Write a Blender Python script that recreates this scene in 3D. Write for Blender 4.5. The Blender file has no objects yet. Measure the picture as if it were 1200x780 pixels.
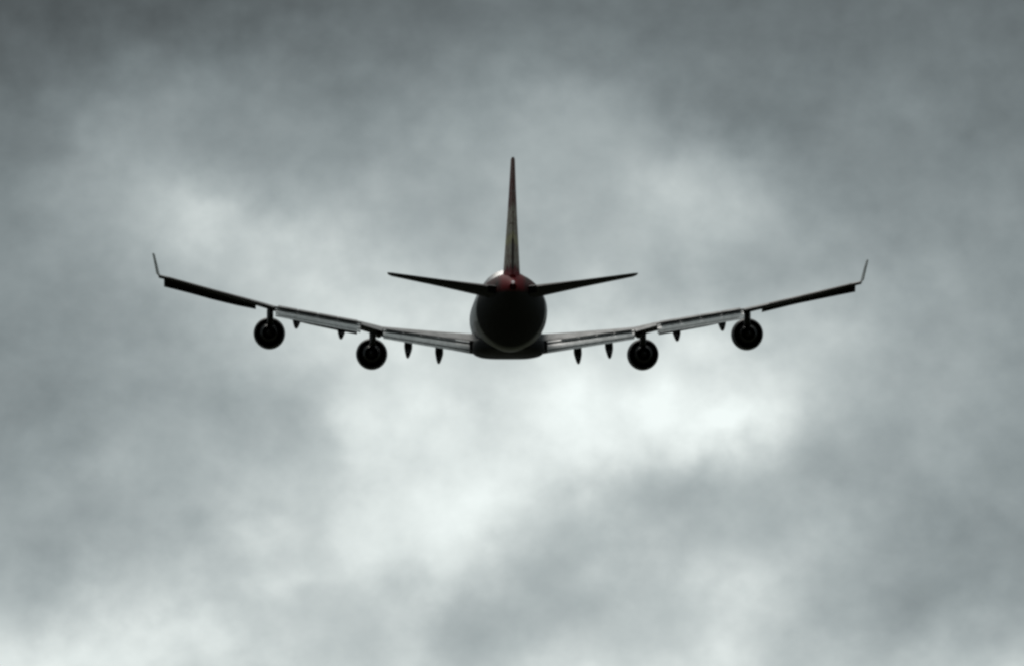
import bpy, bmesh, math, random
from math import sin, cos, pi, radians, sqrt, atan2
from mathutils import Vector, Matrix

random.seed(7)
S = bpy.context.scene
COL = S.collection

# ------------------------------------------------------------------ camera
DIST = 1200.0                       # metres from the camera to the aircraft
ELEV = radians(10.2)                # elevation of the aircraft above the horizon
EYE = Vector((0, 0, 1.7))
LENS = 480.5
cam_d = bpy.data.cameras.new("camera")
cam = bpy.data.objects.new("camera", cam_d)
COL.objects.link(cam)
cam_d.lens = LENS
cam_d.sensor_width = 36
cam_d.clip_start = 0.5
cam_d.clip_end = 60000
cam.location = EYE
CAM_EL = radians(10.1257)
CAM_AZ = radians(-0.0150)
cam.rotation_euler = (radians(90) + CAM_EL, 0, CAM_AZ)
S.camera = cam

# ------------------------------------------------------------------ exposure
S.view_settings.view_transform = 'Standard'
S.view_settings.look = 'None'
S.view_settings.exposure = 0
S.view_settings.gamma = 1
S.render.engine = 'CYCLES'
S.cycles.filter_width = 2.7
S.cycles.max_bounces = 6

# ------------------------------------------------------------------ sun (behind thick cloud, ahead of the aircraft)
SUN_EL, SUN_AZ = radians(38), radians(-6)      # azimuth measured from +Y, positive to the right
sun_dir = Vector((sin(SUN_AZ) * cos(SUN_EL), cos(SUN_AZ) * cos(SUN_EL), sin(SUN_EL)))
sun_d = bpy.data.lights.new("sun", 'SUN')
sun_d.energy = 1.0
sun_d.angle = radians(15)
sun_d.color = (1.0, 0.96, 0.9)
sun = bpy.data.objects.new("sun", sun_d)
sun.rotation_euler = sun_dir.to_track_quat('Z', 'Y').to_euler()
COL.objects.link(sun)

# ------------------------------------------------------------------ overcast sky
world = bpy.data.worlds.new("World")
S.world = world
world.use_nodes = True
nt = world.node_tree
nt.nodes.clear()
N, L = nt.nodes, nt.links


def _in(sock, v):
    if v is None:
        return
    if hasattr(v, 'is_output'):
        L.new(v, sock)
    else:
        sock.default_value = v


def m(op, a, b=None, c=None, clamp=False):
    n = N.new('ShaderNodeMath'); n.operation = op; n.use_clamp = clamp
    _in(n.inputs[0], a); _in(n.inputs[1], b); _in(n.inputs[2], c)
    return n.outputs[0]


def vm(op, a, b=None, out=0):
    n = N.new('ShaderNodeVectorMath'); n.operation = op
    _in(n.inputs[0], a); _in(n.inputs[1], b)
    return n.outputs['Value'] if op in ('DOT_PRODUCT', 'LENGTH', 'DISTANCE') else n.outputs[0]


def comb(x, y, z):
    n = N.new('ShaderNodeCombineXYZ')
    _in(n.inputs[0], x); _in(n.inputs[1], y); _in(n.inputs[2], z)
    return n.outputs[0]


def noise(vec, scale, detail=4.0, rough=0.5, lac=2.0, dist=0.0, col=False):
    n = N.new('ShaderNodeTexNoise')
    L.new(vec, n.inputs['Vector'])
    n.inputs['Scale'].default_value = scale
    n.inputs['Detail'].default_value = detail
    n.inputs['Roughness'].default_value = rough
    n.inputs['Lacunarity'].default_value = lac
    n.inputs['Distortion'].default_value = dist
    return n.outputs['Color'] if col else n.outputs[0]


def smooth(v, a, b, lo=0.0, hi=1.0):
    n = N.new('ShaderNodeMapRange'); n.interpolation_type = 'SMOOTHSTEP'
    _in(n.inputs[0], v)
    n.inputs[1].default_value, n.inputs[2].default_value = a, b
    n.inputs[3].default_value, n.inputs[4].default_value = lo, hi
    return n.outputs[0]


def ramp(fac, vals, interp='B_SPLINE'):
    n = N.new('ShaderNodeValToRGB')
    cr = n.color_ramp
    cr.interpolation = interp
    k = len(vals)
    while len(cr.elements) < k:
        cr.elements.new(0.5)
    for i, v in enumerate(vals):
        cr.elements[i].position = i / (k - 1)
    for i, v in enumerate(vals):
        cr.elements[i].color = (v, v, v, 1)
    L.new(fac, n.inputs[0])
    return n.outputs[0]


def mixc(f, a, b, blend='MIX'):
    n = N.new('ShaderNodeMix'); n.data_type = 'RGBA'; n.blend_type = blend
    _in(n.inputs[0], f); _in(n.inputs[6], a); _in(n.inputs[7], b)
    return n.outputs[2]


tc = N.new('ShaderNodeTexCoord').outputs['Generated']
# a bank of cloud that fills the sky to the north (+Y), a few degrees above the horizon
B_EL, B_AZ = radians(10.115), radians(0.0186)
fw = Vector((sin(B_AZ) * cos(B_EL), cos(B_AZ) * cos(B_EL), sin(B_EL)))
rt = Vector((cos(B_AZ), -sin(B_AZ), 0))
up = rt.cross(fw)
df = vm('DOT_PRODUCT', tc, tuple(fw))
dfs = m('MAXIMUM', df, 0.05)
BANK = radians(4.292)                       # angular width of the bank's grid
x = m('DIVIDE', m('DIVIDE', vm('DOT_PRODUCT', tc, tuple(rt)), dfs), BANK)   # -.5 .. .5
y = m('DIVIDE', m('DIVIDE', vm('DOT_PRODUCT', tc, tuple(up)), dfs), BANK)   # -.325 .. .325
p = comb(x, y, 0.37)
w1 = noise(p, 5.5, 3, 0.5, col=True)
w2 = noise(p, 15, 4, 0.55, col=True)
sw1 = N.new('ShaderNodeSeparateColor'); L.new(w1, sw1.inputs[0])
sw2 = N.new('ShaderNodeSeparateColor'); L.new(w2, sw2.inputs[0])
WARP1, WARP2 = 0.07, 0.06


def warped(v, i):
    a = m('MULTIPLY', m('SUBTRACT', sw1.outputs[i], 0.5), WARP1)
    b = m('MULTIPLY', m('SUBTRACT', sw2.outputs[i], 0.5), WARP2)
    return m('ADD', v, m('ADD', a, b))


wx, wy = warped(x, 0), warped(y, 1)
ux = m('ADD', wx, 0.5, clamp=True)
vy = m('SUBTRACT', 0.5, m('DIVIDE', wy, 0.65), clamp=True)      # 0 at the top, 1 at the bottom

# thickness of the cloud bank: how much daylight comes through, west to east, upper rows first
BANKROWS = [
    [88, 90, 91, 94, 101, 106, 109, 110, 108, 106, 107, 107, 106],
    [102, 110, 115, 118, 121, 124, 125, 125, 121, 117, 116, 114, 111],
    [115, 131, 140, 138, 138, 144, 151, 148, 138, 130, 126, 122, 118],
    [122, 145, 158, 151, 158, 163, 168, 163, 174, 150, 132, 130, 124],
    [136, 152, 180, 182, 178, 172, 174, 170, 182, 163, 147, 140, 138],
    [140, 148, 168, 198, 208, 198, 188, 180, 172, 166, 164, 158, 148],
    [138, 142, 155, 186, 214, 213, 208, 208, 202, 190, 180, 162, 148],
    [140, 146, 156, 172, 212, 228, 228, 238, 236, 214, 180, 163, 150],
    [148, 158, 170, 178, 205, 220, 226, 232, 224, 200, 174, 160, 150],
    [148, 162, 174, 190, 212, 232, 222, 200, 184, 180, 165, 156, 148],
    [156, 170, 184, 200, 216, 212, 190, 182, 188, 184, 166, 156, 150],
    [186, 196, 202, 200, 198, 186, 180, 188, 198, 192, 170, 164, 168],
    [220, 224, 222, 210, 196, 192, 192, 205, 214, 202, 182, 186, 192],
]
NR = len(BANKROWS)


def knots(v):
    """control values whose cubic B-spline passes through v."""
    c = list(v)
    for _ in range(40):
        for i in range(len(c)):
            l_, r_ = c[max(i - 1, 0)], c[min(i + 1, len(c) - 1)]
            if i in (0, len(c) - 1):
                c[i] = (6 * v[i] - (r_ if i == 0 else l_)) / 5
            else:
                c[i] = (6 * v[i] - l_ - r_) / 4
    return c


BANKROWS = [knots(r) for r in BANKROWS]
BANKROWS = [list(r) for r in zip(*[knots(c) for c in zip(*BANKROWS)])]
bank = None
for i, row in enumerate(BANKROWS):
    r = ramp(ux, [v / 255 for v in row])
    w = ramp(vy, [1.0 if j == i else 0.0 for j in range(NR)])
    t = m('MULTIPLY', r, w)
    bank = t if bank is None else m('ADD', bank, t)

# thinner puffs and thicker clumps: place across and down the bank, radii, change of light
PUFFS = [(228, 262, 44, 32, 11), (812, 195, 32, 42, 10), (450, 490, 44, 38, 14), (850, 494, 58, 22, 30), (720, 492, 70, 36, 6), (490, 470, 90, 40, 8),
         (560, 460, 42, 26, -15), (558, 562, 42, 46, 9), (520, 625, 62, 34, 6), (650, 585, 48, 34, -5), (800, 560, 80, 22, -8), (745, 610, 80, 48, -7),
         (310, 605, 38, 20, 15), (372, 660, 52, 17, 9), (200, 745, 75, 26, 13), (60, 768, 45, 24, 9), (840, 690, 62, 32, 9),
         (925, 462, 55, 28, 12), (985, 400, 36, 32, 8), (1005, 550, 60, 60, -8), (690, 140, 45, 34, 7), (540, 742, 62, 42, -8),
         (130, 160, 42, 60, 6), (100, 450, 60, 50, -5), (345, 470, 40, 40, -7), (880, 130, 60, 40, -6)]
for (px, py, rx, ry, amp) in PUFFS:
    cx_, cy_ = px / 1200 - 0.5, (390 - py) / 1200
    a_ = m('MULTIPLY', m('SUBTRACT', wx, cx_), 1200 / rx)
    b_ = m('MULTIPLY', m('SUBTRACT', wy, cy_), 1200 / ry)
    d2 = m('ADD', m('MULTIPLY', a_, a_), m('MULTIPLY', b_, b_))
    bank = m('ADD', bank, m('MULTIPLY', m('EXPONENT', m('MULTIPLY', d2, -0.7)), amp / 255))

# wisps and billows inside the bank
n1 = noise(comb(x, m('MULTIPLY', y, 1.25), 1.7), 8.5, 5, 0.5)
n2 = noise(comb(x, m('MULTIPLY', y, 1.2), 4.2), 22, 4, 0.5)
n3 = noise(p, 70, 3, 0.5)
det = m('ADD', m('MULTIPLY', m('SUBTRACT', n1, 0.5), smooth(vy, 0.15, 0.65, 0.11, 0.19)),
        m('ADD', m('MULTIPLY', m('SUBTRACT', n2, 0.5), 0.10), m('MULTIPLY', m('SUBTRACT', n3, 0.5), 0.022)))
bank = m('ADD', bank, det)
# torn, lumpy structure where the cloud is thin
n4 = noise(comb(x, y, 8.6), 13, 4, 0.5)
lump = m('MULTIPLY', m('SUBTRACT', smooth(n4, 0.32, 0.68), 0.5), 0.075)
bank = m('ADD', bank, m('MULTIPLY', lump, smooth(bank, 0.55, 0.9)))
over = m('MAXIMUM', m('SUBTRACT', bank, 0.86), 0.0)
bank = m('SUBTRACT', bank, m('MULTIPLY', over, 0.18))

# the unseen rest of the overcast: lighter round the hidden sun, shaped dark behind and bright overhead to shade the aircraft
g1 = noise(tc, 2.2, 8, 0.55)
side = smooth(vm('DOT_PRODUCT', tc, tuple(Vector((sin(SUN_AZ) * 0.9, 0.9, 0.42)).normalized())), -0.35, 1.0)
sepd = N.new('ShaderNodeSeparateXYZ'); L.new(tc, sepd.inputs[0])
zen = smooth(sepd.outputs[2], 0.35, 0.95)
rest = m('ADD', m('ADD', m('ADD', 0.10, m('MULTIPLY', side, 0.42)), m('MULTIPLY', zen, 0.42)), m('MULTIPLY', m('SUBTRACT', g1, 0.5), 0.22))
g2 = noise(tc, 26, 8, 0.55)
rest = m('ADD', rest, m('MULTIPLY', m('SUBTRACT', g2, 0.5), 0.30))
inb = smooth(df, 0.982, 0.9965)
val = m('ADD', m('MULTIPLY', bank, inb), m('MULTIPLY', rest, m('SUBTRACT', 1.0, inb)))
val = m('MINIMUM', m('MAXIMUM', val, 0.03), 0.975)
lin = m('POWER', val, 2.2)
# grey cloud, a touch cooler where thick
dk, lt = (0.86, 1.02, 1.06, 1), (0.945, 1.02, 1.0, 1)
tint = mixc(smooth(val, 0.4, 0.95), dk, lt)
ch = noise(p, 13, 3, 0.6, col=True)
tint = mixc(0.09, tint, ch, 'OVERLAY')
lin10 = m('MULTIPLY', lin, 10.0)
cloud = vm('MULTIPLY', tint, comb(lin10, lin10, lin10))
sky = N.new('ShaderNodeTexSky')
sky.sky_type = 'NISHITA'
sky.sun_disc = False
sky.sun_elevation = SUN_EL
sky.sun_rotation = SUN_AZ
bg_col = mixc(0.985, sky.outputs[0], cloud)
bg = N.new('ShaderNodeBackground')
bg.inputs['Strength'].default_value = 0.1
L.new(bg_col, bg.inputs['Color'])
wo = N.new('ShaderNodeOutputWorld')
L.new(bg.outputs[0], wo.inputs['Surface'])


# ------------------------------------------------------------------ materials
def material(name, col, rough=0.4, metal=0.0, spec=0.5, coat=0.0, var=0.15, nscale=1.2, grime=None):
    mt = bpy.data.materials.new(name)
    mt.use_nodes = True
    t = mt.node_tree
    b = t.nodes['Principled BSDF']
    b.inputs['Roughness'].default_value = rough
    b.inputs['Metallic'].default_value = metal
    b.inputs['Specular IOR Level'].default_value = spec
    b.inputs['Coat Weight'].default_value = coat
    b.inputs['Coat Roughness'].default_value = 0.12
    co = t.nodes.new('ShaderNodeTexCoord')
    no = t.nodes.new('ShaderNodeTexNoise')
    no.inputs['Scale'].default_value = nscale
    no.inputs['Detail'].default_value = 6
    mp = t.nodes.new('ShaderNodeMapping')
    mp.inputs['Scale'].default_value = (1, 0.25, 1)       # streaks run with the airflow
    t.links.new(co.outputs['Object'], mp.inputs[0])
    t.links.new(mp.outputs[0], no.inputs['Vector'])
    mx = t.nodes.new('ShaderNodeMix'); mx.data_type = 'RGBA'
    g = grime or tuple(c * (1 - var * 2) for c in col)
    mx.inputs[6].default_value = (*g, 1)
    mx.inputs[7].default_value = (*col, 1)
    mr = t.nodes.new('ShaderNodeMapRange')
    mr.inputs[1].default_value, mr.inputs[2].default_value = 0.3, 0.62
    t.links.new(no.outputs[0], mr.inputs[0])
    t.links.new(mr.outputs[0], mx.inputs[0])
    t.links.new(mx.outputs[2], b.inputs['Base Color'])
    rr = t.nodes.new('ShaderNodeMapRange')
    rr.inputs[3].default_value, rr.inputs[4].default_value = rough * 1.25, rough * 0.85
    t.links.new(no.outputs[0], rr.inputs[0])
    t.links.new(rr.outputs[0], b.inputs['Roughness'])
    return mt


def livery(name, kind):
    """Body paint: pale upper body, dark grey belly, red tail whose front edge slants; the fin carries a pale emblem patch."""
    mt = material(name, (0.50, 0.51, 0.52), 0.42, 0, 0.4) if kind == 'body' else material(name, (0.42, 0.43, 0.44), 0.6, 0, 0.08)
    t = mt.node_tree
    b = t.nodes['Principled BSDF']
    src = b.inputs['Base Color'].links[0].from_socket
    co = [n for n in t.nodes if n.type == 'TEX_COORD'][0]
    sp = t.nodes.new('ShaderNodeSeparateXYZ')
    t.links.new(co.outputs['Object'], sp.inputs[0])

    def M(op, a, bb, clamp=False):
        n = t.nodes.new('ShaderNodeMath'); n.operation = op; n.use_clamp = clamp
        for i, v in enumerate((a, bb)):
            if hasattr(v, 'is_output'):
                t.links.new(v, n.inputs[i])
            elif v is not None:
                n.inputs[i].default_value = v
        return n.outputs[0]

    def step(v, a, bb):
        n = t.nodes.new('ShaderNodeMapRange'); n.clamp = True
        t.links.new(v, n.inputs[0])
        n.inputs[1].default_value, n.inputs[2].default_value = a, bb
        return n.outputs[0]

    def mix(f, a, bb):
        n = t.nodes.new('ShaderNodeMix'); n.data_type = 'RGBA'
        t.links.new(f, n.inputs[0])
        for i, v in ((6, a), (7, bb)):
            if hasattr(v, 'is_output'):
                t.links.new(v, n.inputs[i])
            else:
                n.inputs[i].default_value = (*v, 1)
        return n.outputs[2]

    X, Y, Z = sp.outputs
    RED = (0.22, 0.010, 0.014) if kind == 'body' else (0.28, 0.012, 0.016)
    if kind == 'body':
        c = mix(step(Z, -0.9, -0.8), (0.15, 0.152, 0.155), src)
        c = mix(step(Z, 1.9, 2.2), c, (0.15, 0.155, 0.16))      # crown darkened in the paint to tone down light on the hump
        # cabin windows: main deck and upper deck, then the windscreen
        pane = step(M('FRACT', M('MULTIPLY', Y, 2.0), None), 0.46, 0.44)
        main = M('MULTIPLY', M('MULTIPLY', step(Z, 0.55, 0.57), step(Z, 0.90, 0.88)), M('MULTIPLY', step(Y, -17.0, -16.9), step(Y, 28.0, 27.9)))
        deck = M('MULTIPLY', M('MULTIPLY', step(Z, 2.75, 2.77), step(Z, 3.05, 3.03)), M('MULTIPLY', step(Y, 6.0, 6.1), step(Y, 24.5, 24.4)))
        c = mix(M('MULTIPLY', pane, M('MAXIMUM', main, deck)), c, (0.012, 0.013, 0.015))
        screen = M('MULTIPLY', M('MULTIPLY', step(Z, 1.75, 1.78), step(Z, 2.45, 2.42)), step(Y, 28.3, 28.4))
        c = mix(screen, c, (0.01, 0.011, 0.013))
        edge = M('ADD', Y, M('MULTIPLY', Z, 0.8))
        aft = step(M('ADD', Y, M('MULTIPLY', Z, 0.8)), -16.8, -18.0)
        c = mix(aft, c, (0.016, 0.017, 0.017))                  # shade of the tail cone put into the colour
        top = M('MULTIPLY', step(Z, 1.25, 1.6), step(edge, -15.0, -15.6))
        blo = t.nodes.new('ShaderNodeTexNoise')
        blo.inputs['Scale'].default_value = 1.1; blo.inputs['Detail'].default_value = 4
        t.links.new(co.outputs['Object'], blo.inputs['Vector'])
        c = mix(top, c, mix(step(blo.outputs[0], 0.42, 0.6), (0.03, 0.022, 0.02), (0.12, 0.03, 0.03)))
        c = mix(M('MULTIPLY', top, step(M('ABSOLUTE', X, None), 1.25, 0.8)), c, RED)
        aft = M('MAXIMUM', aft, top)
        sh = mix(aft, (0.45, 0.45, 0.45), (0.05, 0.05, 0.05))   # tail kept matt so it mirrors less bright sky
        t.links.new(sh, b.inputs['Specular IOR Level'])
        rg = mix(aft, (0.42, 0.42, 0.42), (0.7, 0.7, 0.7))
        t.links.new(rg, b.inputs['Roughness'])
    else:
        wob = t.nodes.new('ShaderNodeTexNoise')
        wob.inputs['Scale'].default_value = 0.9
        t.links.new(co.outputs['Object'], wob.inputs['Vector'])
        zz = M('ADD', M('ADD', Z, M('MULTIPLY', Y, 0.05)), M('MULTIPLY', wob.outputs[0], 1.4))
        patch = M('MULTIPLY', step(zz, 2.6, 3.0), step(zz, 7.9, 7.6))
        c = mix(patch, (0.22, 0.075, 0.065), (0.66, 0.62, 0.52))
        gold = M('MULTIPLY', step(zz, 4.4, 4.8), step(zz, 5.5, 5.1))
        mot = t.nodes.new('ShaderNodeTexNoise')
        mot.inputs['Scale'].default_value = 2.2; mot.inputs['Detail'].default_value = 5
        t.links.new(co.outputs['Object'], mot.inputs['Vector'])
        c = mix(M('MULTIPLY', step(mot.outputs[0], 0.46, 0.60), 0.8), c, (0.22, 0.05, 0.042))
        c = mix(M('MULTIPLY', step(mot.outputs[0], 0.52, 0.40), step(zz, 7.6, 7.9)), c, (0.34, 0.25, 0.22))
        c = mix(gold, c, (0.66, 0.60, 0.36))
        c = mix(M('MULTIPLY', step(M('ABSOLUTE', X, None), 0.16, 0.07), step(zz, 5.0, 4.6)), c, (0.06, 0.035, 0.028))
        low = step(zz, 2.6, 2.3)
        c = mix(low, c, RED)
    t.links.new(c, b.inputs['Base Color'])
    return mt


MAT = {
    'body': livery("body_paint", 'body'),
    'fin': livery("fin_paint", 'fin'),
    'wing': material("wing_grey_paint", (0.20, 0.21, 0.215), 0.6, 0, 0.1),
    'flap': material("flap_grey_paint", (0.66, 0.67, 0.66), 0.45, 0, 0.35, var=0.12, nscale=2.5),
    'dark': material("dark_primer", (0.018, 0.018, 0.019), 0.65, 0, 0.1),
    'under': material("shaded_underside_paint", (0.016, 0.0165, 0.017), 0.65, 0, 0.08),  # near-black, carries the shade of the backlit underside
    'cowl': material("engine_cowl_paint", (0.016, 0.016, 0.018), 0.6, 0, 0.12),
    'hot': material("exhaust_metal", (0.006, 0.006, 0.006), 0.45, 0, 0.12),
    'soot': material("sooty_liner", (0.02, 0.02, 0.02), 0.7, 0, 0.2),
    'red': material("red_paint", (0.12, 0.012, 0.014), 0.35, 0, 0.5, 0.1),
}


# ------------------------------------------------------------------ mesh helpers
def link(name, bm, mats, parent, smooth_ang=35):
    bmesh.ops.remove_doubles(bm, verts=bm.verts[:], dist=0.0008)
    bmesh.ops.recalc_face_normals(bm, faces=bm.faces[:])
    me = bpy.data.meshes.new(name)
    bm.to_mesh(me); bm.free()
    for mt in (mats if isinstance(mats, (list, tuple)) else [mats]):
        me.materials.append(mt)
    for f in me.polygons:
        f.use_smooth = True
    me.set_sharp_from_angle(angle=radians(smooth_ang))
    o = bpy.data.objects.new(name, me)
    o.parent = parent
    COL.objects.link(o)
    return o


def loft(bm, rings, caps=(True, True), mat=0):
    """rings: lists of points, the same count in each; closed sections."""
    vs = [[bm.verts.new(q) for q in r] for r in rings]
    n = len(rings[0])
    for a, b in zip(vs, vs[1:]):
        for i in range(n):
            j = (i + 1) % n
            try:
                f = bm.faces.new((a[i], a[j], b[j], b[i])); f.material_index = mat
            except ValueError:
                pass
    for k, on in ((0, caps[0]), (-1, caps[1])):
        if on:
            f = bm.faces.new(vs[k]); f.material_index = mat


def lerp(a, b, t):
    return a + (b - a) * t


def table(tab, x):
    if x <= tab[0][0]:
        return tab[0][1]
    for (x0, v0), (x1, v1) in zip(tab, tab[1:]):
        if x <= x1:
            return lerp(v0, v1, (x - x0) / (x1 - x0))
    return tab[-1][1]


NA = 13


def airfoil(thick, camber=0.015, cut=1.0, te=0.0025):
    """(fraction of chord from the leading edge, height) round the section, from trailing edge over the top to the nose and back below."""
    def half(s, sign):
        yt = 5 * thick * (0.2969 * sqrt(s) - 0.1260 * s - 0.3516 * s * s + 0.2843 * s ** 3 - 0.1036 * s ** 4) + te * s
        return camber * 4 * s * (1 - s) + sign * yt
    us = [cut * (0.5 * (1 + cos(pi * k / NA))) for k in range(NA + 1)]
    top = [(s, half(s, 1)) for s in us]
    bot = [(s, half(s, -1)) for s in reversed(us[:-1])]
    return top + bot


def section(X, le_y, te_y, te_z, twist, thick, camber=0.015, cut=1.0):
    """Vertical streamwise section. te_z is the height of the trailing edge; twist raises the nose."""
    c = le_y - te_y
    r = []
    a = radians(twist)
    for s, h in airfoil(thick, camber, cut):
        d = (1 - s) * c
        r.append((X, te_y + d * cos(a) - h * c * sin(a), te_z + d * sin(a) + h * c * cos(a)))
    return r


# ------------------------------------------------------------------ ground (below the frame)
gm = bpy.data.materials.new("grass_field")
gm.use_nodes = True
gt = gm.node_tree
gb = gt.nodes['Principled BSDF']
gb.inputs['Roughness'].default_value = 0.9
gco = gt.nodes.new('ShaderNodeTexCoord')
gn = gt.nodes.new('ShaderNodeTexNoise'); gn.inputs['Scale'].default_value = 0.02; gn.inputs['Detail'].default_value = 9
gt.links.new(gco.outputs['Object'], gn.inputs['Vector'])
gr = gt.nodes.new('ShaderNodeValToRGB')
gr.color_ramp.elements[0].position = 0.35; gr.color_ramp.elements[0].color = (0.030, 0.038, 0.016, 1)
gr.color_ramp.elements[1].position = 0.68; gr.color_ramp.elements[1].color = (0.062, 0.066, 0.030, 1)
gt.links.new(gn.outputs[0], gr.inputs[0]); gt.links.new(gr.outputs[0], gb.inputs['Base Color'])
bm = bmesh.new()
bmesh.ops.create_circle(bm, cap_ends=True, segments=96, radius=25000)
g = link('ground', bm, gm, None)
g['kind'] = 'structure'

# ------------------------------------------------------------------ the airliner: local X right, Y forward, Z up, metres
root = bpy.data.objects.new('airliner', None)
COL.objects.link(root)
root.location = EYE + Vector((0, cos(ELEV), sin(ELEV))) * DIST
root.rotation_mode = 'XYZ'
root.rotation_euler = (radians(9.0), 0, radians(0.62))
root['label'] = "dark four-engined airliner with red tail fin and upturned winglets, flying away under grey clouds"
root['category'] = "airplane"

# ---- fuselage: y, centre height, half width, height above centre, depth below centre, top of the upper deck (absolute)
FUS = [
    (33.6, -0.9, 0.05, 0.05, 0.05, 0), (33.2, -0.88, 0.62, 0.62, 0.55, 0), (32.2, -0.75, 1.25, 1.3, 1.1, 0),
    (30.5, -0.5, 1.9, 2.1, 1.75, 2.6), (28.5, -0.25, 2.5, 2.75, 2.35, 3.55), (25.5, -0.05, 3.02, 3.15, 2.95, 4.2),
    (22, 0, 3.25, 3.25, 3.25, 4.3), (14, 0, 3.25, 3.25, 3.25, 4.3), (8, 0, 3.25, 3.25, 3.25, 4.15),
    (4, 0, 3.25, 3.25, 3.25, 3.7), (0, 0, 3.25, 3.25, 3.25, 0), (-6, 0, 3.25, 3.25, 3.42, 0), (-11, 0, 3.25, 3.25, 3.42, 0),
    (-14, 0.06, 3.22, 3.15, 3.38, 0), (-17, 0.3, 3.05, 2.9, 3.02, 0), (-20, 0.58, 2.78, 2.6, 2.72, 0),
    (-23, 0.88, 2.42, 2.26, 2.3, 0), (-26, 1.15, 1.98, 1.9, 1.85, 0), (-29, 1.37, 1.5, 1.52, 1.38, 0),
    (-32, 1.54, 0.98, 1.08, 0.92, 0), (-34.4, 1.64, 0.52, 0.6, 0.5, 0), (-35.6, 1.68, 0.3, 0.34, 0.3, 0),
]
bm = bmesh.new()
rings = []
NF = 56
for (yy, zc, w, ht, hb, deck) in FUS:
    r = []
    for k in range(NF):
        a = 2 * pi * k / NF
        cx, cz = cos(a), sin(a)
        rad = 1.0 / sqrt((cx / w) ** 2 + (cz / (ht if cz > 0 else hb)) ** 2)
        if deck > max(0.1, zc + ht) and cz > 0:
            ez, ew = zc + 0.9, w * 0.83
            eh = deck - ez
            # ray from the centre against the upper-deck ellipse
            A = (cx / ew) ** 2 + (cz / eh) ** 2
            B = -2 * cz * (ez - zc) / eh ** 2
            Cc = ((ez - zc) / eh) ** 2 - 1
            D = B * B - 4 * A * Cc
            if D > 0:
                rad = max(rad, (-B + sqrt(D)) / (2 * A))
        r.append((cx * rad, yy, zc + cz * rad))
    rings.append(r)
loft(bm, rings)
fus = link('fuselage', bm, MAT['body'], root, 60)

# auxiliary exhaust and the white light in the tail cone
bm = bmesh.new()
loft(bm, [[(cos(2 * pi * k / 20) * rr, yy, 1.68 + sin(2 * pi * k / 20) * rr) for k in range(20)]
          for rr, yy in ((0.24, -35.55), (0.24, -35.75), (0.18, -35.75), (0.17, -35.45))])
link('exhaust_pipe', bm, MAT['hot'], fus)
lm = bpy.data.materials.new("tail_lamp_glass"); lm.use_nodes = True
lb = lm.node_tree.nodes['Principled BSDF']
lb.inputs['Base Color'].default_value = (0.8, 0.78, 0.8, 1)
lb.inputs['Emission Color'].default_value = (1.0, 0.88, 0.9, 1)
lb.inputs['Emission Strength'].default_value = 0.22
bm = bmesh.new()
bmesh.ops.create_uvsphere(bm, u_segments=16, v_segments=10, radius=0.14, matrix=Matrix.Translation((0, -35.72, 2.06)))
link('tail_light', bm, lm, fus)

# wing-to-body fairing
bm = bmesh.new()
rings = []
for yy, w, zt, zb in ((14.5, 1.2, -2.7, -3.1), (12.5, 2.4, -2.2, -3.5), (9.5, 2.95, -1.95, -3.7), (4, 3.15, -1.9, -3.76), (-3, 3.15, -1.9, -3.74),
                      (-7, 3.08, -2.0, -3.66), (-10, 2.6, -2.0, -3.5), (-12.5, 1.6, -2.6, -3.2)):
    r = []
    for k in range(40):
        a = 2 * pi * k / 40
        cx, cz = cos(a), sin(a)
        e = 0.55
        zc, h = (zt + zb) / 2, (zt - zb) / 2
        r.append((math.copysign(abs(cx) ** e, cx) * w, yy, zc + math.copysign(abs(cz) ** e, cz) * h))
    rings.append(r)
loft(bm, rings)
link('belly_fairing', bm, MAT['under'], root, 60)

# ---- fin with rudder
FIN_TE = [(2.0, -32.6), (12.75, -36.0)]
FIN_LE = [(2.0, -18.5), (3.2, -20.6), (12.75, -31.4)]
FIN_TH = [(2.0, 0.110), (5, 0.102), (12.75, 0.068)]


def fin_ring(z, s0, s1, grow=1.0):
    le, te = table(FIN_LE, z), table(FIN_TE, z)
    th = table(FIN_TH, z)
    c = le - te
    up_, dn = [], []
    for k in range(11):
        s = lerp(s0, s1, k / 10)
        h = 5 * th * (0.2969 * sqrt(s) - 0.126 * s - 0.3516 * s * s + 0.2843 * s ** 3 - 0.1036 * s ** 4) * grow + 0.004
        up_.append((h * c, le - s * c, z)); dn.append((-h * c, le - s * c, z))
    return up_ + dn[::-1]


zs = [2.0, 3.2, 4.5, 6, 8, 10, 12, 12.6, 12.75]
bm = bmesh.new()
loft(bm, [fin_ring(z, 0.0, 0.70, 1.0 if z < 12.7 else 0.55) for z in zs])
fin = link('tail_fin', bm, MAT['fin'], root, 50)
for z0, z1 in ((2.35, 7.1), (7.16, 12.6)):                     # lower and upper rudder panels
    bm = bmesh.new()
    loft(bm, [fin_ring(lerp(z0, z1, k / 6), 0.706, 1.0, 0.97) for k in range(7)])
    link('rudder', bm, MAT['fin'], fin, 50)
# root fillet of the fin
bm = bmesh.new()
loft(bm, [[(-w, yy, zt), (-w * 1.25, yy, lerp(zb, zt, .4)), (-w * 2, yy, zb), (w * 2, yy, zb), (w * 1.25, yy, lerp(zb, zt, .4)), (w, yy, zt)] for yy, w, zt, zb in
          ((-17.5, 0.05, 3.3, 2.8), (-20, 0.30, 3.7, 2.6), (-24, 0.60, 3.5, 2.25), (-28, 0.56, 3.2, 2.0), (-32.4, 0.2, 2.8, 1.8))])
link('fin_fillet', bm, MAT['body'], fin, 60)

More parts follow.
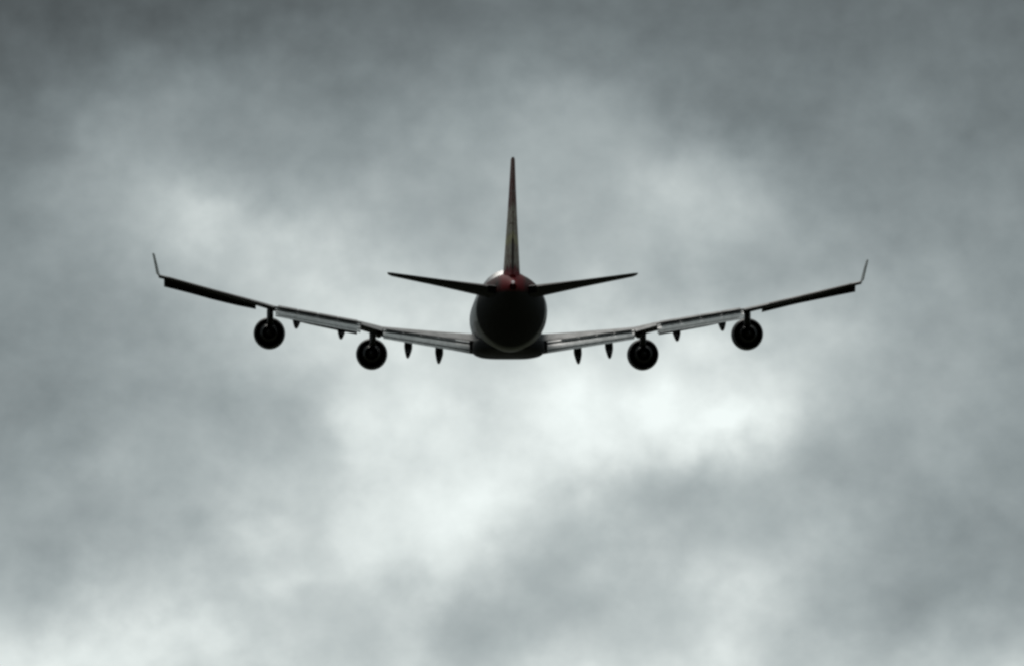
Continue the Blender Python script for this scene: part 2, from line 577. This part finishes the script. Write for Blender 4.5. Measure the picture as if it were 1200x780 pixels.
# ---- tailplanes
for sgn in (-1, 1):
    bm = bmesh.new()
    secs = []
    for X, le, te, z, th in ((0.6, -21.4, -32.0, 1.60, 0.115), (2.0, -22.6, -32.3, 1.77, 0.11), (6.0, -26.3, -33.1, 2.30, 0.092),
                             (10.3, -30.3, -34.2, 2.88, 0.075), (10.6, -30.9, -34.25, 2.92, 0.05), (10.7, -31.8, -34.2, 2.94, 0.02)):
        secs.append(section(sgn * X, le, te, z, -1.5, th, -0.01, 0.74))
    loft(bm, secs)
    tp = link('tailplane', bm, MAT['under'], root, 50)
    bm = bmesh.new()
    for a, b in ((0, 3),):
        rr = []
        for X, le, te, z, th in ((2.1, -22.7, -32.3, 1.77, 0.11), (6.0, -26.3, -33.1, 2.30, 0.092), (10.25, -30.25, -34.17, 2.87, 0.075)):
            full = section(sgn * X, le, te, z, -1.5, th, -0.01, 1.0)
            c = le - te
            yc = te + 0.255 * c
            ring = [q for q in full if q[1] < yc]
            rr.append((X, le, te, z, th))
        rings = []
        for X, le, te, z, th in rr:
            c = le - te
            r = []
            aa = radians(-1.5)
            pts = []
            for k in range(7):
                s = lerp(1.0, 0.748, k / 6)
                h = 5 * th * (0.2969 * sqrt(s) - 0.126 * s - 0.3516 * s * s + 0.2843 * s ** 3 - 0.1036 * s ** 4) * 0.96 + 0.0025
                pts.append((s, h))
            pts = pts + [(s, -h) for s, h in reversed(pts)]
            for s, h in pts:
                d = (1 - s) * c
                r.append((sgn * X, te + d * cos(aa) - h * c * sin(aa), z + d * sin(aa) + h * c * cos(aa) - 0.01 * 4 * s * (1 - s) * c))
            rings.append(r)
        loft(bm, rings)
    link('elevator', bm, MAT['under'], tp, 50)

# ---- wings
LE = [(2.0, 13.6), (3.25, 12.6), (30.7, -11.3)]
TE = [(2.0, -1.7), (3.25, -1.9), (11.7, -4.5), (30.7, -15.3)]
TH = [(2.0, 0.125), (8, 0.10), (12, 0.078), (21, 0.055), (30.7, 0.06)]
TW = [(2.0, 2.0), (9, 0.5), (13, -0.5), (21, -0.7), (30.7, -1.2)]
TEZ = {-1: [(2.0, -2.95), (3.25, -2.80), (11.1, -1.50), (12.95, -0.95), (20.4, 0.40), (21.9, 0.84), (25.9, 1.88), (29.8, 2.93), (30.7, 3.10)],
       1: [(2.0, -2.95), (3.25, -2.80), (11.1, -1.50), (12.95, -0.98), (20.4, 0.28), (21.9, 0.62), (25.9, 1.55), (29.8, 2.50), (30.7, 2.68)]}
CUT = 0.80


def wsec(sgn, X, cut):
    return section(sgn * X, table(LE, X), table(TE, X), table(TEZ[sgn], X), table(TW, X), table(TH, X), 0.012, cut)


def chord_pt(sgn, X, s, dz=0.0):
    c = table(LE, X) - table(TE, X)
    a = radians(table(TW, X))
    d = (1 - s) * c
    return (sgn * X, table(TE, X) + d * cos(a), table(TEZ[sgn], X) + d * sin(a) + dz)


def flap_element(bm, sgn, X0, X1, y_off, z_off, chord, defl, k0, k1, thick=0.16):
    """one slotted element; offsets are from the upper corner of the wing's cut rear edge, scaled by k along the span."""
    rings = []
    for k in range(9):
        t = k / 8
        X = lerp(X0, X1, t)
        kk = lerp(k0, k1, t)
        bx, by, bz = wsec(sgn, X, CUT)[0]
        ch = chord * kk
        a = radians(defl)
        r = []
        for s, h in airfoil(thick, 0.05, 1.0, 0.006):
            d = s * ch
            r.append((bx, by + y_off * kk - d * cos(a) + h * ch * sin(a), bz + z_off * kk - d * sin(a) + h * ch * cos(a)))
        rings.append(r)
    loft(bm, rings)


def rear_piece(bm, sgn, Xs, s0):
    """the hinged rear part of the wing section, behind fraction s0 of the chord."""
    rings = []
    for X in Xs:
        c = table(LE, X) - table(TE, X)
        a = radians(table(TW, X))
        th = table(TH, X)
        top, bot = [], []
        for k in range(7):
            s = lerp(1.0, s0, k / 6)
            h = 5 * th * (0.2969 * sqrt(s) - 0.1260 * s - 0.3516 * s * s + 0.2843 * s ** 3 - 0.1036 * s ** 4) + 0.0025 * s
            cb = 0.012 * 4 * s * (1 - s)
            top.append((s, cb + h * 0.97)); bot.append((s, cb - h * 0.97))
        rings.append([(sgn * X, table(TE, X) + (1 - s) * c * cos(a) - h * c * sin(a), table(TEZ[sgn], X) + (1 - s) * c * sin(a) + h * c * cos(a))
                      for s, h in top + bot[::-1]])
    loft(bm, rings)


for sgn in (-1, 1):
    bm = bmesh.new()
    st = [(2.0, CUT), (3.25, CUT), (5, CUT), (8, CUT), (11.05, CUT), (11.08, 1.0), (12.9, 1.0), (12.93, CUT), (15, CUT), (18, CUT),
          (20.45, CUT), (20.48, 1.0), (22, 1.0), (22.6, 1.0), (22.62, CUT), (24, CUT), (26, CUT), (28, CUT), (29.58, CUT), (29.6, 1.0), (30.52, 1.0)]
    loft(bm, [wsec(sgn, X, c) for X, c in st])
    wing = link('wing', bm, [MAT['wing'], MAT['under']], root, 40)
    for f in wing.data.polygons:                                  # pale upper paint; underside shade put into a near-black colour
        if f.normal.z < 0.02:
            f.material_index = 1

    # spoiler panels lying along the rear edge, trailing into the slot
    for X0, X1 in ((4.6, 10.8), (13.2, 20.2)):
        n = 4
        for q in range(n):
            a0, a1 = lerp(X0, X1, q / n) + 0.03, lerp(X0, X1, (q + 1) / n) - 0.03
            bm = bmesh.new()
            rings = []
            for X in (a0, a1):
                c = table(LE, X) - table(TE, X)
                x0, y0, z0 = chord_pt(sgn, X, CUT - 0.01)
                t = 0.34 * c * 0.10
                zt = z0 + t
                rings.append([(x0, y0 + 0.9, zt + 0.10), (x0, y0 - 0.55, zt - 0.06), (x0, y0 - 0.55, zt - 0.10), (x0, y0 + 0.9, zt + 0.03)])
            loft(bm, rings)
            link('spoiler', bm, MAT['wing'], wing, 30)

    # trailing-edge flaps, run out on their tracks
    for X0, X1, c0, c1, f0, f1 in ((3.42, 11.0, 1.0, 0.78, -0.11, -0.42), (12.98, 20.4, 0.80, 0.78, -0.19, -0.46)):
        bm = bmesh.new()
        flap_element(bm, sgn, X0, X1, 0.10, f0, 0.70, 10, c0, c1, 0.15)
        flap_element(bm, sgn, X0, X1, -0.55, f1, 1.45, 17, c0, c1, 0.12)
        flap_element(bm, sgn, X0, X1, -1.90, -0.94, 0.55, 24, c0, c1, 0.11)
        link('flap', bm, MAT['flap'], wing, 40)

    # canoe fairings over the flap tracks, drooped with the flaps
    for X, zb, ln, wd, hh in ((6.08, -4.24, 3.0, 0.36, 0.95), (8.8, -3.78, 3.0, 0.36, 0.95), (14.65, -2.22, 2.6, 0.36, 0.78), (18.55, -1.38, 2.4, 0.36, 0.72), (11.35, -2.02, 1.4, 0.40, 0.36)):
        if sgn > 0 and X > 12:
            zb -= 0.12
        x0, y0, z0 = chord_pt(sgn, X, 0.78)
        rings = []
        nn = 14
        for k in range(nn + 1):
            s = k / nn
            e = max(0.03, sin(pi * (0.04 + 0.94 * s)) ** 0.7)
            yy = lerp(y0 + 2.0, y0 - ln, s)
            zc = lerp(z0 - 0.35, zb + hh, min(1, s / 0.55)) if s < 0.55 else lerp(zb + hh, zb + 0.35, (s - 0.55) / 0.45)
            r = []
            for j in range(16):
                a = 2 * pi * j / 16
                low = max(0.0, -sin(a))
                uph = (0.45 if s > 0.5 else 0.7) if sin(a) > 0 else 1.0
                r.append((sgn * (X + 0.05 * low) + math.copysign(abs(cos(a)) ** 0.6, cos(a)) * wd * e ** 0.5 * (1 - 0.45 * low), yy, zc + sin(a) * hh * e * uph))
            rings.append(r)
        bm = bmesh.new()
        loft(bm, rings)
        link('flap_track_fairing', bm, MAT['dark'], wing, 60)

    # leading-edge flaps let down ahead of the wing
    BOT = {-1: [(13.3, -1.55), (15.0, -1.24), (17.7, -0.72), (20.2, -0.10), (22.1, 0.46), (23.9, 0.78), (25.9, 1.23), (27.9, 1.75), (30.15, 2.28)],
           1: [(13.3, -1.55), (15.0, -1.26), (17.7, -0.80), (20.2, -0.22), (22.1, 0.28), (25.1, 0.98), (28.3, 1.60), (30.15, 1.95)]}[sgn]
    for X0, X1 in ((13.3, 20.2), (22.15, 30.1)):
        bm = bmesh.new()
        rings = []
        for k in range(11):
            X = lerp(X0, X1, k / 10)
            x0, y0, z0 = chord_pt(sgn, X, 0.02)
            zb = table(BOT, X) - 0.07
            # curved panel from the nose of the wing down and forward
            path = [(y0 - 0.1, z0 + 0.10), (y0 + 0.35, z0 + 0.02), (y0 + 0.75, lerp(z0, zb, 0.45)), (y0 + 0.95, zb)]
            r = [(x0, q[0], q[1]) for q in path] + [(x0, q[0] - 0.10, q[1]) for q in reversed(path)]
            rings.append(r)
        loft(bm, rings)
        link('leading_edge_flap', bm, MAT['dark'], wing, 50)

    # outboard aileron
    bm = bmesh.new()
    rear_piece(bm, sgn, (22.66, 24, 26, 28, 29.54), CUT + 0.006)
    link('aileron', bm, MAT['under'], wing, 40)

    # winglet
    bm = bmesh.new()
    rings = []
    tz = table(TEZ[sgn], 30.7)
    for s, X, z, le, te, w in ((0, 30.42, tz - 0.04, -11.6, -15.35, 0.24), (0.1, 30.58, tz + 0.16, -12.4, -15.5, 0.27), (0.5, 30.74, tz + 0.95, -13.9, -16.1, 0.24),
                               (0.95, 30.92, tz + 1.78, -15.3, -16.7, 0.2), (1, 30.95, tz + 1.86, -15.7, -16.7, 0.1)):
        c = le - te
        r = []
        for q, h in airfoil(0.08, 0.0, 1.0, 0.004):
            r.append((sgn * (X + h * w / 0.08 * 1.0), le - q * c, z))
        rings.append(r)
    loft(bm, rings)
    link('winglet', bm, MAT['flap'], wing, 40)


# ---- engines
def ring_pts(y, r, X, Z, n=40, sq=1.0):
    return [(X + cos(2 * pi * k / n) * r, y, Z + sin(2 * pi * k / n) * r * sq) for k in range(n)]


def engine(sgn, X, yc, Z):
    cx = sgn * X
    bm = bmesh.new()
    prof = [(3.2, 1.02), (3.35, 1.10), (3.32, 1.22), (3.0, 1.32), (2.2, 1.385), (1.0, 1.395), (-0.2, 1.375), (-1.2, 1.31), (-1.9, 1.24),
            (-1.9, 1.215), (-1.0, 1.24), (0.2, 1.22)]
    loft(bm, [ring_pts(yc + a, r, cx, Z) for a, r in prof], caps=(True, True))
    e = link('engine', bm, MAT['cowl'], root, 40)
    bm = bmesh.new()
    loft(bm, [ring_pts(yc + a, r, cx, Z) for a, r in ((0.2, 0.90), (-1.0, 0.93), (-1.9, 0.88), (-2.6, 0.76), (-3.2, 0.60), (-3.2, 0.57), (-2.4, 0.60), (-1.5, 0.62))])
    link('core_cowl', bm, MAT['hot'], e, 40)
    bm = bmesh.new()
    loft(bm, [ring_pts(yc + a, r, cx, Z, 28) for a, r in ((-1.6, 0.45), (-2.4, 0.42), (-3.1, 0.28), (-3.7, 0.08), (-3.8, 0.01))])
    link('exhaust_cone', bm, MAT['soot'], e, 60)
    # pylon: from the top of the cowl, back and up under the wing
    wz0 = chord_pt(sgn, X, 0.03)
    wz1 = chord_pt(sgn, X, 0.55)
    bm = bmesh.new()
    rings = []
    ylast = wz1[1]
    yfirst = yc + 1.6
    for k in range(9):
        s = k / 8
        yy = lerp(yfirst, ylast, s)
        w = 0.02 + 0.27 * sin(pi * min(1.0, 0.12 + 0.80 * s))
        zt_w = lerp(wz0[2], wz1[2], max(0, (wz0[1] - yy) / (wz0[1] - wz1[1])))
        zt = lerp(Z + 1.38, zt_w + 0.18, min(1, s / 0.42)) if yy > wz0[1] else zt_w - 0.05
        zt = max(zt, Z + 1.3)
        zb = lerp(Z + 0.72, wz1[2] - 0.55, max(0, (s - 0.62) / 0.38) ** 1.6)
        if zb > zt - 0.05:
            zb = zt - 0.05
        inx = -sgn * 0.18 * s
        rings.append([(cx + inx - w, yy, zb), (cx + inx + w, yy, zb), (cx + inx + w, yy, lerp(zb, zt, 0.8)), (cx + inx + w * 0.6, yy, zt),
                      (cx + inx - w * 0.6, yy, zt), (cx + inx - w, yy, lerp(zb, zt, 0.8))])
    loft(bm, rings)
    link('pylon', bm, MAT['under'], e, 50)
    return e


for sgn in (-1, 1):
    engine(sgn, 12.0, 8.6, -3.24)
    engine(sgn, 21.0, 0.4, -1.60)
